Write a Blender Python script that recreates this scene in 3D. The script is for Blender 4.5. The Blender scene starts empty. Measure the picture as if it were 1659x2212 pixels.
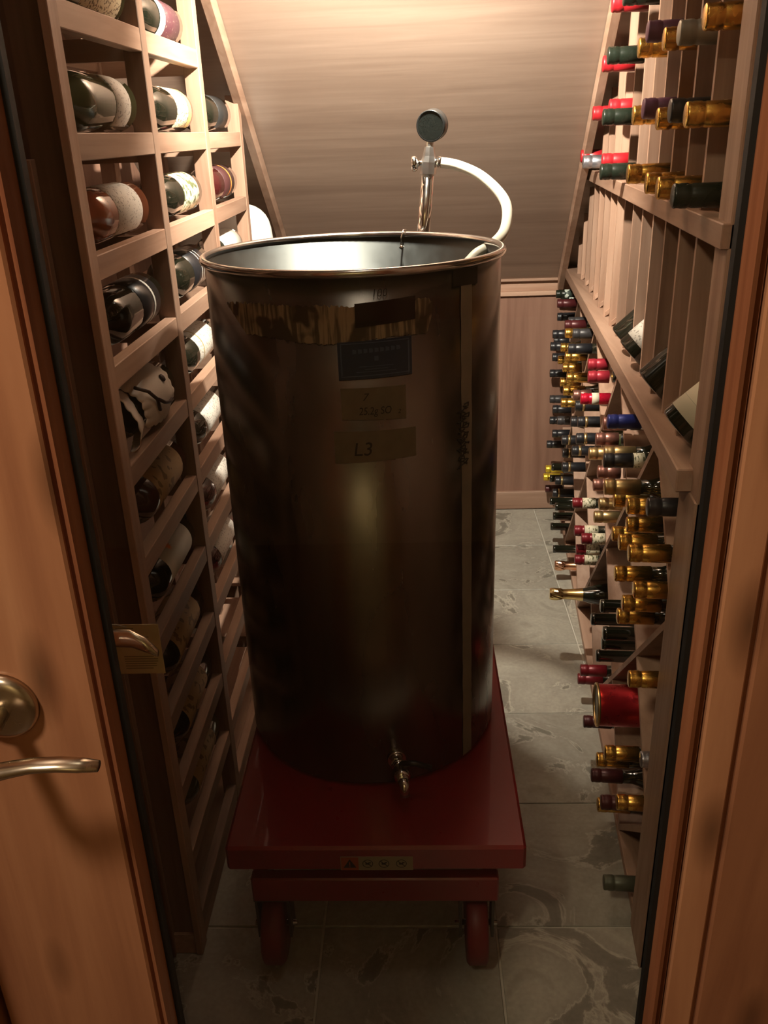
import bpy, bmesh, math, random
from mathutils import Vector, Matrix
random.seed(5)
SC = bpy.context.scene
COL = SC.collection
PI = math.pi

# ------------------------------------------------------------------ camera
cam_d = bpy.data.cameras.new('camera')
cam = bpy.data.objects.new('camera', cam_d)
COL.objects.link(cam)
Rm = Matrix(((0.9991036, -0.0187172, -0.0379707), (0.0271986, -0.4035130, 0.9145696), (-0.0324399, -0.9147824, -0.4026422)))
ax, ay, az = Rm.col[0], -Rm.col[1], -Rm.col[2]
cam.matrix_world = Matrix(((ax[0], ay[0], az[0], 0), (ax[1], ay[1], az[1], 0), (ax[2], ay[2], az[2], 1.45), (0, 0, 0, 1)))
cam_d.sensor_fit = 'HORIZONTAL'
cam_d.sensor_width = 36
cam_d.lens = 1868 / 1659 * 36
cam_d.clip_start = 0.02
SC.camera = cam

# ------------------------------------------------------------------ world, lights, exposure
w = bpy.data.worlds.new('world'); SC.world = w; w.use_nodes = True
w.node_tree.nodes['Background'].inputs[0].default_value = (1.0, 0.75, 0.5, 1)
w.node_tree.nodes['Background'].inputs[1].default_value = 0.02
vs = SC.view_settings
vs.view_transform = 'Standard'; vs.look = 'None'; vs.gamma = 1; vs.exposure = 0.0; vs.use_curve_mapping = False

def lamp(kind, name, loc, energy, color, size=0.03, aim=None, **kw):
    d = bpy.data.lights.new(name, kind); o = bpy.data.objects.new(name, d); COL.objects.link(o)
    o.location = loc; d.energy = energy; d.color = color
    if kind == 'AREA': d.size = size
    else: d.shadow_soft_size = size
    if aim: o.rotation_euler = (Vector(aim) - Vector(loc)).to_track_quat('-Z', 'Y').to_euler()
    for k, v in kw.items(): setattr(d, k, v)
    return o
LA = (0.01, 1.64, 1.87)
lamp('SPOT', 'ceiling_lamp_light', LA, 215, (1.0, 0.89, 0.79), 0.02, aim=(-0.25, 2.75, 1.40), spot_size=math.radians(172), spot_blend=1.0)
lamp('POINT', 'near_fill_light', (0.0, 0.95, 2.36), 2.8, (1.0, 0.88, 0.74), 0.12)  # added soft fill for the shadowed left rack and front floor, no fixture
lamp('AREA', 'outer_ceiling_light', (-0.62, -0.14, 2.30), 14, (1.0, 0.79, 0.60), 0.2, aim=(-0.1, 0.5, 1.1))
lamp('AREA', 'outer_wall_fill_light', (0.2, -1.45, 2.42), 7.5, (1.0, 0.88, 0.58), 0.3, aim=(0.0, -1.9, 2.0))  # added wash on the wall behind the camera, mirrored as haze in the glass

# ------------------------------------------------------------------ geometry helpers
class MB:
    def __init__(s): s.v = []; s.f = []; s.m = []; s.sm = []
    def add(s, vs, fs, mi=0, smooth=False):
        n = len(s.v); s.v += [tuple(v) for v in vs]
        for f in fs: s.f.append(tuple(i + n for i in f)); s.m.append(mi); s.sm.append(smooth)
        return s
    def hexa(s, p, mi=0):   # 8 points: bottom 4, top 4 (ccw)
        return s.add(p, [(3, 2, 1, 0), (4, 5, 6, 7), (0, 1, 5, 4), (1, 2, 6, 5), (2, 3, 7, 6), (3, 0, 4, 7)], mi)
    def box(s, x0, x1, y0, y1, z0, z1, mi=0):
        return s.hexa([(x0, y0, z0), (x1, y0, z0), (x1, y1, z0), (x0, y1, z0), (x0, y0, z1), (x1, y0, z1), (x1, y1, z1), (x0, y1, z1)], mi)
    def lathe(s, prof, seg=20, M=None, mi=0, smooth=True, cap=True, a0=0, a1=2 * PI, mat_fn=None):
        # profile (u, r) along +X axis
        full = abs(a1 - a0 - 2 * PI) < 1e-6
        n = seg if full else seg + 1
        vs = []
        for (u, r) in prof:
            for k in range(n):
                a = a0 + (a1 - a0) * k / seg
                p = Vector((u, r * math.cos(a), r * math.sin(a)))
                vs.append(M @ p if M else p)
        b = len(s.v); s.v += [tuple(v) for v in vs]
        for i in range(len(prof) - 1):
            for k in range(seg):
                k2 = (k + 1) % n
                s.f.append((b + i * n + k, b + (i + 1) * n + k, b + (i + 1) * n + k2, b + i * n + k2)); s.m.append(mi); s.sm.append(smooth)
        if cap and full:
            s.f.append(tuple(b + k for k in range(n))); s.m.append(mi); s.sm.append(False)
            s.f.append(tuple(b + (len(prof) - 1) * n + k for k in reversed(range(n)))); s.m.append(mi); s.sm.append(False)
        return s
    def tube(s, pts, r, seg=12, mi=0, cap=True):
        pts = [Vector(p) for p in pts]; n = len(pts)
        rr = r if isinstance(r, (list, tuple)) else [r] * n
        t0 = (pts[1] - pts[0]).normalized()
        up = Vector((0, 0, 1)) if abs(t0.z) < .9 else Vector((1, 0, 0))
        nx = t0.cross(up).normalized(); b = len(s.v)
        for i, p in enumerate(pts):
            t = (pts[min(i + 1, n - 1)] - pts[max(i - 1, 0)]).normalized()
            nx = (nx - t * nx.dot(t)).normalized(); ny = t.cross(nx)
            for k in range(seg):
                a = 2 * PI * k / seg
                s.v.append(tuple(p + (nx * math.cos(a) + ny * math.sin(a)) * rr[i]))
        for i in range(n - 1):
            for k in range(seg):
                k2 = (k + 1) % seg
                s.f.append((b + i * seg + k, b + i * seg + k2, b + (i + 1) * seg + k2, b + (i + 1) * seg + k)); s.m.append(mi); s.sm.append(True)
        if cap:
            s.f.append(tuple(b + k for k in reversed(range(seg)))); s.m.append(mi); s.sm.append(False)
            s.f.append(tuple(b + (n - 1) * seg + k for k in range(seg))); s.m.append(mi); s.sm.append(False)
        return s
    def mesh(s, name, mats):
        me = bpy.data.meshes.new(name); me.from_pydata(s.v, [], s.f)
        for m in (mats if isinstance(mats, (list, tuple)) else [mats]): me.materials.append(m)
        for p, mi, sm in zip(me.polygons, s.m, s.sm): p.material_index = mi; p.use_smooth = sm
        me.update(); return me

def link(name, me, parent=None, loc=None, bev=0):
    o = bpy.data.objects.new(name, me); COL.objects.link(o)
    if parent: o.parent = parent
    if loc is not None: o.location = loc
    if bev:
        b = o.modifiers.new('bevel', 'BEVEL'); b.width = bev; b.segments = 1; b.limit_method = 'ANGLE'
    return o
def obj(name, mb, mats, parent=None, bev=0, world=True):
    # mesh given in world coordinates; re-based on the parent's location
    if parent is not None and world:
        L = parent.location
        q = parent.parent
        while q: L = L + q.location; q = q.parent
        mb.v = [(v[0] - L[0], v[1] - L[1], v[2] - L[2]) for v in mb.v]
    return link(name, mb.mesh(name, mats), parent, bev=bev)
def thing(name, label, cat, loc=(0, 0, 0), group=None, kind=None):
    o = bpy.data.objects.new(name, None); COL.objects.link(o); o.location = loc; o.empty_display_size = .05
    return tag(o, label, cat, group, kind)
def tag(o, label=None, cat=None, group=None, kind=None):
    if label: o['label'] = label
    if cat: o['category'] = cat
    if group: o['group'] = group
    if kind: o['kind'] = kind
    return o

# ------------------------------------------------------------------ materials
def newmat(name):
    m = bpy.data.materials.new(name); m.use_nodes = True
    nt = m.node_tree; return m, nt, nt.nodes['Principled BSDF']
def N(nt, t, **kw):
    n = nt.nodes.new(t)
    for k, v in kw.items():
        if k.startswith('i_'): n.inputs[k[2:].replace('_', ' ')].default_value = v
        else: setattr(n, k, v)
    return n
def ramp(nt, cols):
    r = nt.nodes.new('ShaderNodeValToRGB'); e = r.color_ramp.elements
    while len(e) < len(cols): e.new(.5)
    for q, (p, c) in zip(e, cols): q.position = p; q.color = (*c, 1)
    return r
def coords(nt, scale, rnd=True):
    tc = N(nt, 'ShaderNodeTexCoord'); mp = N(nt, 'ShaderNodeMapping'); mp.inputs['Scale'].default_value = scale
    if rnd:
        oi = N(nt, 'ShaderNodeObjectInfo'); mu = N(nt, 'ShaderNodeMath', operation='MULTIPLY'); mu.inputs[1].default_value = 37.0
        nt.links.new(oi.outputs['Random'], mu.inputs[0])
        ad = N(nt, 'ShaderNodeVectorMath', operation='ADD')
        nt.links.new(tc.outputs['Object'], ad.inputs[0]); nt.links.new(mu.outputs[0], ad.inputs[1]); nt.links.new(ad.outputs[0], mp.inputs[0])
        return mp, oi
    nt.links.new(tc.outputs['Object'], mp.inputs[0]); return mp, None
def wood(name, c_dark, c_mid, c_light, axis='Z', grain=38, rough=.55, knots=0.0, coat=0, var=.22, bump=.12, spec=.4):
    m, nt, b = newmat(name); L = nt.links
    g = {'X': (grain * .06, grain, grain), 'Y': (grain, grain * .06, grain), 'Z': (grain, grain, grain * .06)}[axis]
    mp, oi = coords(nt, g)
    n1 = N(nt, 'ShaderNodeTexNoise'); n1.inputs['Scale'].default_value = 1.0; n1.inputs['Detail'].default_value = 7; n1.inputs['Roughness'].default_value = .62; n1.inputs['Distortion'].default_value = .6
    L.new(mp.outputs[0], n1.inputs['Vector'])
    n2 = N(nt, 'ShaderNodeTexNoise'); n2.inputs['Scale'].default_value = .16; n2.inputs['Detail'].default_value = 3; n2.inputs['Distortion'].default_value = 1.5
    L.new(mp.outputs[0], n2.inputs['Vector'])
    mx = N(nt, 'ShaderNodeMath', operation='MULTIPLY_ADD'); mx.inputs[1].default_value = .55
    L.new(n1.outputs[0], mx.inputs[0])
    m2 = N(nt, 'ShaderNodeMath', operation='MULTIPLY'); m2.inputs[1].default_value = .5; L.new(n2.outputs[0], m2.inputs[0]); L.new(m2.outputs[0], mx.inputs[2])
    r = ramp(nt, [(.36, c_dark), (.52, c_mid), (.68, c_light)]); L.new(mx.outputs[0], r.inputs[0])
    col = r.outputs[0]
    if knots:
        mk, _ = coords(nt, {'X': (5, 14, 14), 'Y': (14, 5, 14), 'Z': (14, 14, 5)}[axis], False)
        vo = N(nt, 'ShaderNodeTexVoronoi'); vo.inputs['Scale'].default_value = 1.0; vo.inputs['Randomness'].default_value = 1
        L.new(mk.outputs[0], vo.inputs['Vector'])
        rk = ramp(nt, [(0.0, (.22, .22, .22)), (.09, (.45, .42, .4)), (.24, (1, 1, 1))]); L.new(vo.outputs['Distance'], rk.inputs[0])
        mm = N(nt, 'ShaderNodeMixRGB', blend_type='MULTIPLY'); mm.inputs[0].default_value = knots
        L.new(col, mm.inputs[1]); L.new(rk.outputs[0], mm.inputs[2]); col = mm.outputs[0]
    hv = N(nt, 'ShaderNodeHueSaturation'); mr = N(nt, 'ShaderNodeMapRange'); mr.inputs[3].default_value = 1 - var; mr.inputs[4].default_value = 1 + var
    L.new(oi.outputs['Random'], mr.inputs[0]); L.new(mr.outputs[0], hv.inputs['Value']); L.new(col, hv.inputs['Color'])
    L.new(hv.outputs[0], b.inputs['Base Color']); b.inputs['Roughness'].default_value = rough; b.inputs['Coat Weight'].default_value = coat; b.inputs['Coat Roughness'].default_value = .25
    b.inputs['Specular IOR Level'].default_value = spec
    bp = N(nt, 'ShaderNodeBump'); bp.inputs['Strength'].default_value = bump; bp.inputs['Distance'].default_value = .002
    L.new(n1.outputs[0], bp.inputs['Height']); L.new(bp.outputs[0], b.inputs['Normal'])
    return m
RD, RM_, RL = (.24, .135, .088), (.34, .21, .145), (.43, .285, .205)
WX = wood('rack_wood_x', RD, RM_, RL, 'X'); WY = wood('rack_wood_y', RD, RM_, RL, 'Y'); WZ = wood('rack_wood_z', RD, RM_, RL, 'Z')
PNL = wood('slope_panel_wood', (.245, .172, .132), (.305, .220, .170), (.365, .270, .212), 'X', grain=34, rough=.30, var=.0, bump=.05, spec=.5)
BKP = wood('back_panel_wood', (.15, .075, .05), (.24, .13, .09), (.31, .18, .125), 'Z', grain=20, rough=.5, var=0)
DW = wood('door_wood', (.26, .10, .050), (.42, .19, .095), (.54, .27, .14), 'Z', grain=17, rough=.33, knots=.8, coat=.3, var=.05, bump=.05)
DB = wood('door_bead_wood', (.17, .055, .026), (.29, .11, .05), (.38, .17, .085), 'Z', grain=40, rough=.35, coat=.3, var=.05)

def plain(name, col, rough=.5, metal=0., coat=0., spec=.5, noise=0, nscale=40, **kw):
    m, nt, b = newmat(name); L = nt.links
    b.inputs['Base Color'].default_value = (*col, 1); b.inputs['Roughness'].default_value = rough; b.inputs['Metallic'].default_value = metal
    b.inputs['Coat Weight'].default_value = coat; b.inputs['Specular IOR Level'].default_value = spec
    tc, _ = coords(nt, (nscale, nscale, nscale), False)
    n = N(nt, 'ShaderNodeTexNoise'); n.inputs['Scale'].default_value = 1; n.inputs['Detail'].default_value = 4; L.new(tc.outputs[0], n.inputs['Vector'])
    mr = N(nt, 'ShaderNodeMapRange'); mr.inputs[3].default_value = max(rough - .08, .02); mr.inputs[4].default_value = rough + .1
    L.new(n.outputs[0], mr.inputs[0]); L.new(mr.outputs[0], b.inputs['Roughness'])
    if noise:
        r = ramp(nt, [(.3, tuple(c * (1 - noise) for c in col)), (.7, tuple(min(1, c * (1 + noise)) for c in col))])
        L.new(n.outputs[0], r.inputs[0]); L.new(r.outputs[0], b.inputs['Base Color'])
    for k, v in kw.items(): b.inputs[k.replace('_', ' ')].default_value = v
    return m
BLACKFOIL = plain('black_foil', (.012, .013, .016), .32, 0, .2)
CHARFOIL = plain('charcoal_foil', (.045, .043, .045), .38, .3)
GOLD = plain('gold_foil', (.78, .46, .10), .24, .95)
PGOLD = plain('pale_gold_foil', (.62, .44, .20), .3, .9)
YGOLD = plain('yellow_foil', (.85, .60, .05), .3, .7)
COPPER = plain('copper_foil', (.42, .20, .16), .3, .85)
MAROON = plain('maroon_foil', (.07, .012, .014), .35, .2)
DRED = plain('dark_red_foil', (.16, .008, .014), .32, .2)
RED = plain('red_foil', (.33, .02, .035), .34, .3)
SCAR = plain('scarlet_foil', (.62, .01, .04), .26, .5)
BRED = plain('bright_red_foil', (.33, .010, .016), .35)
BLUE = plain('blue_foil', (.015, .025, .16), .32, .3)
SILVER = plain('silver_foil', (.5, .52, .58), .28, .9)
GREY = plain('grey_foil', (.33, .33, .28), .4, .3)
GREENF = plain('green_foil', (.010, .015, .010), .26, 0, 0, .35)
PURPLE = plain('purple_foil', (.13, .05, .11), .4, .1)
SAGE = plain('sage_foil', (.085, .095, .065), .38, .3)
CREAM = plain('cream_label', (.62, .56, .42), .7)
WHITE = plain('white_label', (.72, .70, .62), .7)
DARKGLASS = plain('dark_bottle_glass', (.008, .010, .006), .06, 0, .5, .6)
GREENGLASS = plain('green_bottle_glass', (.06, .07, .03), .06, 0, .5, .6)
ROSEGLASS = plain('rose_wine_glass', (.30, .09, .04), .06, 0, .6, .6, Transmission_Weight=.25)
REDGLASS = plain('red_wine_glass', (.05, .008, .008), .06, 0, .5, .6)
STEEL = plain('polished_steel', (.62, .61, .60), .16, 1)
CHROME = plain('chrome', (.75, .74, .72), .1, 1)
NICKEL = plain('satin_nickel', (.55, .47, .36), .24, 1)
REDPAINT = plain('red_paint', (.22, .005, .010), .3, 0, .4, .5)
REDWHEEL = plain('red_wheel_rubber', (.16, .012, .014), .5)
GASKET = plain('black_gasket', (.006, .006, .005), .6)
HOSE = plain('milky_hose', (.72, .68, .55), .35, 0, 0, .5, Subsurface_Weight=0)
BLACKPL = plain('black_plastic', (.012, .013, .013), .3)
CLOTH = plain('white_cloth', (.80, .70, .60), .9)
INK = plain('dark_ink', (.015, .013, .012), .6)
TAPE = plain('masking_tape', (.15, .125, .08), .55, noise=.1, nscale=60)
STRIP = plain('pale_scale_tape', (.24, .215, .17), .6, noise=.08)
BLUEST = plain('blue_sticker', (.010, .028, .075), .4)
BLUELN = plain('blue_sticker_print', (.05, .09, .16), .4)
DARKST = plain('dark_sticker', (.010, .006, .005), .35)
OUTW = plain('outer_wall_paint', (.55, .44, .28), .8)
OUTF = plain('outer_floor', (.16, .10, .06), .5)
CEILP = plain('outer_ceiling_paint', (.6, .55, .45), .8)
def tankmat():
    m, nt, b = newmat('tank_steel'); L = nt.links
    b.inputs['Metallic'].default_value = 1
    mp, _ = coords(nt, (9, 9, 2.2), False)
    n = N(nt, 'ShaderNodeTexNoise'); n.inputs['Detail'].default_value = 6; n.inputs['Scale'].default_value = 1.3; L.new(mp.outputs[0], n.inputs['Vector'])
    r = ramp(nt, [(.3, (.13, .115, .10)), (.7, (.22, .20, .18))]); L.new(n.outputs[0], r.inputs[0]); L.new(r.outputs[0], b.inputs['Base Color'])
    mr = N(nt, 'ShaderNodeMapRange'); mr.inputs[3].default_value = .20; mr.inputs[4].default_value = .33; L.new(n.outputs[0], mr.inputs[0]); L.new(mr.outputs[0], b.inputs['Roughness'])
    return m
TANK = tankmat()
INNER = plain('inner_steel', (.045, .048, .046), .36, 1)  # same metal as the shell, colour darkened to offset lamp glare inside
def residuemat():
    # torn paper and glue left on the steel: metal and paper mixed by streaks
    m, nt, b = newmat('torn_paper_residue'); L = nt.links
    mp, _ = coords(nt, (170, 170, 16), False)
    n = N(nt, 'ShaderNodeTexNoise'); n.inputs['Detail'].default_value = 3; n.inputs['Scale'].default_value = 1; n.inputs['Distortion'].default_value = .3; L.new(mp.outputs[0], n.inputs['Vector'])
    mp2, _ = coords(nt, (24, 24, 20), False)
    n2 = N(nt, 'ShaderNodeTexNoise'); n2.inputs['Detail'].default_value = 2; n2.inputs['Scale'].default_value = 1; L.new(mp2.outputs[0], n2.inputs['Vector'])
    r2 = ramp(nt, [(.40, (0, 0, 0)), (.46, (1, 1, 1))]); L.new(n2.outputs[0], r2.inputs[0])
    r = ramp(nt, [(.42, (.10, .08, .05)), (.60, (.34, .27, .17))]); L.new(n.outputs[0], r.inputs[0])
    mu = N(nt, 'ShaderNodeMixRGB'); mu.inputs[1].default_value = (.06, .045, .03, 1); L.new(r2.outputs[0], mu.inputs[0]); L.new(r.outputs[0], mu.inputs[2])
    L.new(mu.outputs[0], b.inputs['Base Color']); b.inputs['Roughness'].default_value = .6
    return m
RESID = residuemat()
def tilemat():
    m, nt, b = newmat('slate_tile'); L = nt.links
    mp, oi = coords(nt, (3.6, 3.6, 3.6))
    n = N(nt, 'ShaderNodeTexNoise'); n.inputs['Scale'].default_value = 1; n.inputs['Detail'].default_value = 8; n.inputs['Distortion'].default_value = 2.0; n.inputs['Roughness'].default_value = .6; L.new(mp.outputs[0], n.inputs['Vector'])
    r = ramp(nt, [(.30, (.20, .19, .15)), (.40, (.26, .245, .20)), (.425, (.56, .53, .44)), (.45, (.38, .36, .30)), (.60, (.47, .45, .375)), (.72, (.33, .315, .26))]); L.new(n.outputs[0], r.inputs[0])
    n2 = N(nt, 'ShaderNodeTexNoise'); n2.inputs['Scale'].default_value = 30; n2.inputs['Detail'].default_value = 5; L.new(mp.outputs[0], n2.inputs['Vector'])
    hv = N(nt, 'ShaderNodeHueSaturation'); mr = N(nt, 'ShaderNodeMapRange'); mr.inputs[3].default_value = .82; mr.inputs[4].default_value = 1.15
    L.new(oi.outputs['Random'], mr.inputs[0]); L.new(mr.outputs[0], hv.inputs['Value']); L.new(r.outputs[0], hv.inputs['Color'])
    mm = N(nt, 'ShaderNodeMixRGB', blend_type='MULTIPLY'); mm.inputs[0].default_value = .35; L.new(hv.outputs[0], mm.inputs[1]); L.new(n2.outputs[0], mm.inputs[2])
    L.new(mm.outputs[0], b.inputs['Base Color']); b.inputs['Roughness'].default_value = .42
    bp = N(nt, 'ShaderNodeBump'); bp.inputs['Strength'].default_value = .35; bp.inputs['Distance'].default_value = .004; L.new(n.outputs[0], bp.inputs['Height']); L.new(bp.outputs[0], b.inputs['Normal'])
    return m
TILE = tilemat()
GROUT = plain('pale_grout', (.52, .50, .43), .85, noise=.1)
def glassmat():
    m, nt, b = newmat('door_glass'); L = nt.links
    nt.nodes.remove(b); out = nt.nodes['Material Output']
    t = N(nt, 'ShaderNodeBsdfTransparent'); t.inputs[0].default_value = (.95, .96, .93, 1)
    g = N(nt, 'ShaderNodeBsdfGlossy'); g.inputs['Roughness'].default_value = .01
    f = N(nt, 'ShaderNodeFresnel'); f.inputs[0].default_value = 1.45
    mx = N(nt, 'ShaderNodeMixShader'); ge = N(nt, 'ShaderNodeNewGeometry'); sb = N(nt, 'ShaderNodeMath', operation='SUBTRACT'); sb.inputs[0].default_value = 1.0; L.new(ge.outputs['Backfacing'], sb.inputs[1]); ml = N(nt, 'ShaderNodeMath', operation='MULTIPLY'); L.new(f.outputs[0], ml.inputs[0]); L.new(sb.outputs[0], ml.inputs[1]); L.new(ml.outputs[0], mx.inputs[0]); L.new(t.outputs[0], mx.inputs[1]); L.new(g.outputs[0], mx.inputs[2]); L.new(mx.outputs[0], out.inputs['Surface'])
    return m
GLASS = glassmat()
def printlabel(name, base, ink, s=(160, 160, 260), th=.56):
    m, nt, b = newmat(name); L = nt.links
    mp, _ = coords(nt, s)
    n = N(nt, 'ShaderNodeTexNoise'); n.inputs['Detail'].default_value = 1; n.inputs['Scale'].default_value = 1; L.new(mp.outputs[0], n.inputs['Vector'])
    r = ramp(nt, [(th, base), (th + .03, ink)]); L.new(n.outputs[0], r.inputs[0]); L.new(r.outputs[0], b.inputs['Base Color']); b.inputs['Roughness'].default_value = .6
    return m
PR_CREAM = printlabel('printed_cream_label', (.66, .60, .42), (.16, .12, .07))
PR_WHITE = printlabel('printed_white_label', (.66, .62, .55), (.35, .32, .28), th=.6)
PR_FLOR = printlabel('floral_label', (.62, .58, .42), (.10, .12, .05), (90, 90, 90), .53)
PR_AMB = printlabel('amber_label', (.42, .27, .12), (.20, .12, .05), (60, 60, 60), .58)
PR_MAR = printlabel('maroon_label', (.055, .014, .02), (.2, .13, .1), th=.68)
PR_NECK = printlabel('neck_print', (.58, .53, .38), (.12, .12, .06), (250, 120, 120), .57)

# ------------------------------------------------------------------ right rack frame of reference
K = .083; X0 = .489; Y0 = 2.169
TH = math.atan(K)                     # rack plane turned outwards with depth
def rp(Y, z, off=0.0):                # point at depth Y in the front plane, off = out into the aisle
    return Vector((X0 + K * (Y - Y0) - off, Y, z))
def rbox(mb, Ya, Yb, z0, z1, o0, o1, mi=0):    # o0 > o1: o0 towards the aisle
    p = [rp(Ya, z0, o0), rp(Ya, z0, o1), rp(Yb, z0, o1), rp(Yb, z0, o0), rp(Ya, z1, o0), rp(Ya, z1, o1), rp(Yb, z1, o1), rp(Yb, z1, o0)]
    return mb.hexa(p, mi)
YB = 3.31; ZB = .93; SL = .705
def slz(Y): return ZB + SL * (YB - Y)
LX = -.43

# ------------------------------------------------------------------ setting
fl = obj('floor', MB().box(-.82, 1.0, .5, 3.4, -.06, -.004), GROUT); tag(fl, 'pale grout bed of the cellar floor', kind='structure')
P = .3425
for i in range(-1, 4):
    for j in range(-1, 7):
        xa = .484 - P * i; ya = 3.298 - P * j
        xs, xe = max(xa - P, -.80), min(xa, .96); ys, ye = max(ya - P, .62), min(ya, 3.31)
        if xe - xs < .02 or ye - ys < .02: continue
        g = .0022
        obj('tile', MB().box(xs + g, xe - g, ys + g, ye - g, -.012, -random.uniform(0, .0012)), TILE, fl, bev=.0015)
tag(obj('floor_outer', MB().box(-1.7, 1.7, -1.9, .5, -.06, 0), OUTF), 'plain floor outside the door', kind='structure')

wl = obj('wall_left', MB().box(-.86, -.80, .5, 3.4, 0, 2.9), BKP); tag(wl, kind='structure')
m = MB(); m.hexa([rp(.5, 0, -.36), rp(.5, 0, -.42), rp(3.4, 0, -.42), rp(3.4, 0, -.36), rp(.5, 2.9, -.36), rp(.5, 2.9, -.42), rp(3.4, 2.9, -.42), rp(3.4, 2.9, -.36)])
tag(obj('wall_right', m, BKP), kind='structure')
wb = obj('wall_back', MB().box(-.86, 1.1, 3.325, 3.40, 0, .95), BKP); tag(wb, kind='structure')
obj('panel', MB().box(-.84, 1.05, 3.312, 3.325, .072, .872), BKP, wb)
tag(obj('baseboard_back', MB().box(-.82, 1.05, 3.298, 3.325, 0, .077), WX, bev=.003), kind='structure')
t1 = obj('trim_1', MB().box(-.82, 1.05, 3.295, 3.325, .870, .886), WX, bev=.002); tag(t1, 'lower moulding strip above the back wall panel', kind='structure')
obj('recess', MB().box(-.82, 1.05, 3.312, 3.325, .886, .924), WX, t1)
t2 = obj('trim_2', MB().box(-.82, 1.05, 3.290, 3.325, .924, .934), WX, bev=.002); tag(t2, 'upper moulding strip where back wall meets the sloped ceiling', kind='structure')
# sloped ceiling (underside of the stairs)
ya, yb = .62, 3.33
m = MB(); m.hexa([(-.86, yb, slz(yb)), (1.1, yb, slz(yb)), (1.1, ya, slz(ya)), (-.86, ya, slz(ya)), (-.86, yb, slz(yb) + .05), (1.1, yb, slz(yb) + .05), (1.1, ya, slz(ya) + .05), (-.86, ya, slz(ya) + .05)])
tag(obj('ceiling', m, PNL), 'sloped wood panelled ceiling with horizontal grain', kind='structure')
def slope_trim(name, fa, fb):
    # long board along the slope: fa(Y), fb(Y) give the x of the two faces
    m = MB(); y0, y1 = 1.0, 3.29; h = .052
    p = []
    for hz in (-h, 0):
        for Y, f in ((y0, fa), (y0, fb), (y1, fb), (y1, fa)): p.append((f(Y), Y, slz(Y) + hz - .002))
    m.hexa(p); o = obj(name, m, WY, bev=.002); tag(o, kind='structure'); return o
tag(slope_trim('trim_3', lambda Y: LX - .012, lambda Y: LX + .012), 'raking trim board along the slope at the left rack')
tag(slope_trim('trim_4', lambda Y: rp(Y, 0, .045).x, lambda Y: rp(Y, 0, .022).x), 'raking trim board along the slope at the right rack')

# partition with the doorway, outer room
DL, DR = -.384, .392
wf = obj('wall_front', MB().box(-1.7, DL - .05, .50, .62, 0, 2.6).box(DR + .05, 1.7, .50, .62, 0, 2.6).box(DL - .05, DR + .05, .50, .62, 2.10, 3.0), OUTW); tag(wf, kind='structure')
tag(obj('wall_outer_left', MB().box(-1.76, -1.7, -1.9, .62, 0, 2.6), OUTW), kind='structure')
tag(obj('wall_outer_right', MB().box(1.7, 1.76, -1.9, .62, 0, 2.6), OUTW), kind='structure')
tag(obj('wall_outer_back', MB().box(-1.7, 1.7, -1.96, -1.9, 0, 2.6), OUTW), kind='structure')
tag(obj('ceiling_outer', MB().box(-1.7, 1.7, -1.9, .5, 2.55, 2.6), CEILP), kind='structure')
tag(obj('trim_5', MB().box(-1.7, 1.7, -1.9, -1.86, .86, .93), DW), 'added wooden rail on the outer wall, mirrored as a line in the glass', kind='structure')  # unseen rail, added for its orange reflection in the door glass
jm = obj('trim_6', MB().box(DL - .05, DL - .004, .495, .70, 0, 2.1), DB, bev=.002); tag(jm, 'left door jamb', kind='structure')
jm = obj('trim_7', MB().box(DR + .004, DR + .05, .495, .70, 0, 2.1), DB, bev=.002); tag(jm, 'right door jamb', kind='structure')
obj('casing', MB().box(DR + .004, DR + .10, .48, .496, 0, 2.15), DW, jm, bev=.002)
# side returns between the door and the racks
tag(obj('wall_side_left', MB().box(-.86, -.56, .62, 1.03, 0, 2.6), WZ), 'return wall left of the door inside', kind='structure')
m = MB(); m.hexa([rp(.62, 0, -.012), rp(.62, 0, -.05), rp(1.145, 0, -.05), rp(1.145, 0, -.012), rp(.62, 2.6, -.012), rp(.62, 2.6, -.05), rp(1.145, 2.6, -.05), rp(1.145, 2.6, -.012)])
tag(obj('wall_side_right', m, WZ), 'return panel right of the door inside', kind='structure')

# ------------------------------------------------------------------ door
dr = thing('door_1', None, None, (0, .55, 0), kind='structure')
dr['label'] = 'wooden door with tall glass pane and lever handle'
GLX, GRX = -.232, .197
obj('stile', MB().box(DL, GLX - .012, .53, .575, 0, 2.08), DW, dr, bev=.002)
obj('stile', MB().box(GRX + .014, GRX + .0385, .53, .575, 0, 2.08), DW, dr, bev=.0015)
obj('stile', MB().box(GRX + .0425, DR, .53, .575, 0, 2.08), DW, dr, bev=.002)
obj('groove', MB().box(GRX + .0380, GRX + .0430, .535, .57, 0, 2.08), DB, dr)
obj('rail', MB().box(GLX - .0115, GRX + .0135, .531, .574, 0, .22), DW, dr)
obj('rail', MB().box(GLX - .0115, GRX + .0135, .531, .574, 1.93, 2.08), DW, dr)
for s, x in ((1, GLX), (-1, GRX)):
    m = MB()   # stepped glazing bead: groove, round ridge, slope to the glass
    x0 = x - s * .0125
    pr = [(0, .534), (.0035, .538), (.0050, .530), (.0085, .5285), (.0105, .533), (.0125, .540), (.0125, .556), (0, .556)]
    vs = [(x0 + s * a, b, z) for z in (.215, 1.935) for a, b in pr]
    k = len(pr); fs = [(i, (i + 1) % k, k + (i + 1) % k, k + i) for i in range(k)] + [tuple(range(k)), tuple(reversed(range(k, 2 * k)))]
    m.add(vs, fs); obj('glazing_bead', m, DB, dr)
    obj('gasket', MB().box(min(x, x + s * .004), max(x, x + s * .004), .541, .5485, .22, 1.93), GASKET, dr)
    obj('gasket', MB().box(min(x, x + s * .0005), max(x, x + s * .0005), .553, .556, .22, 1.93), GASKET, dr)
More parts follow.
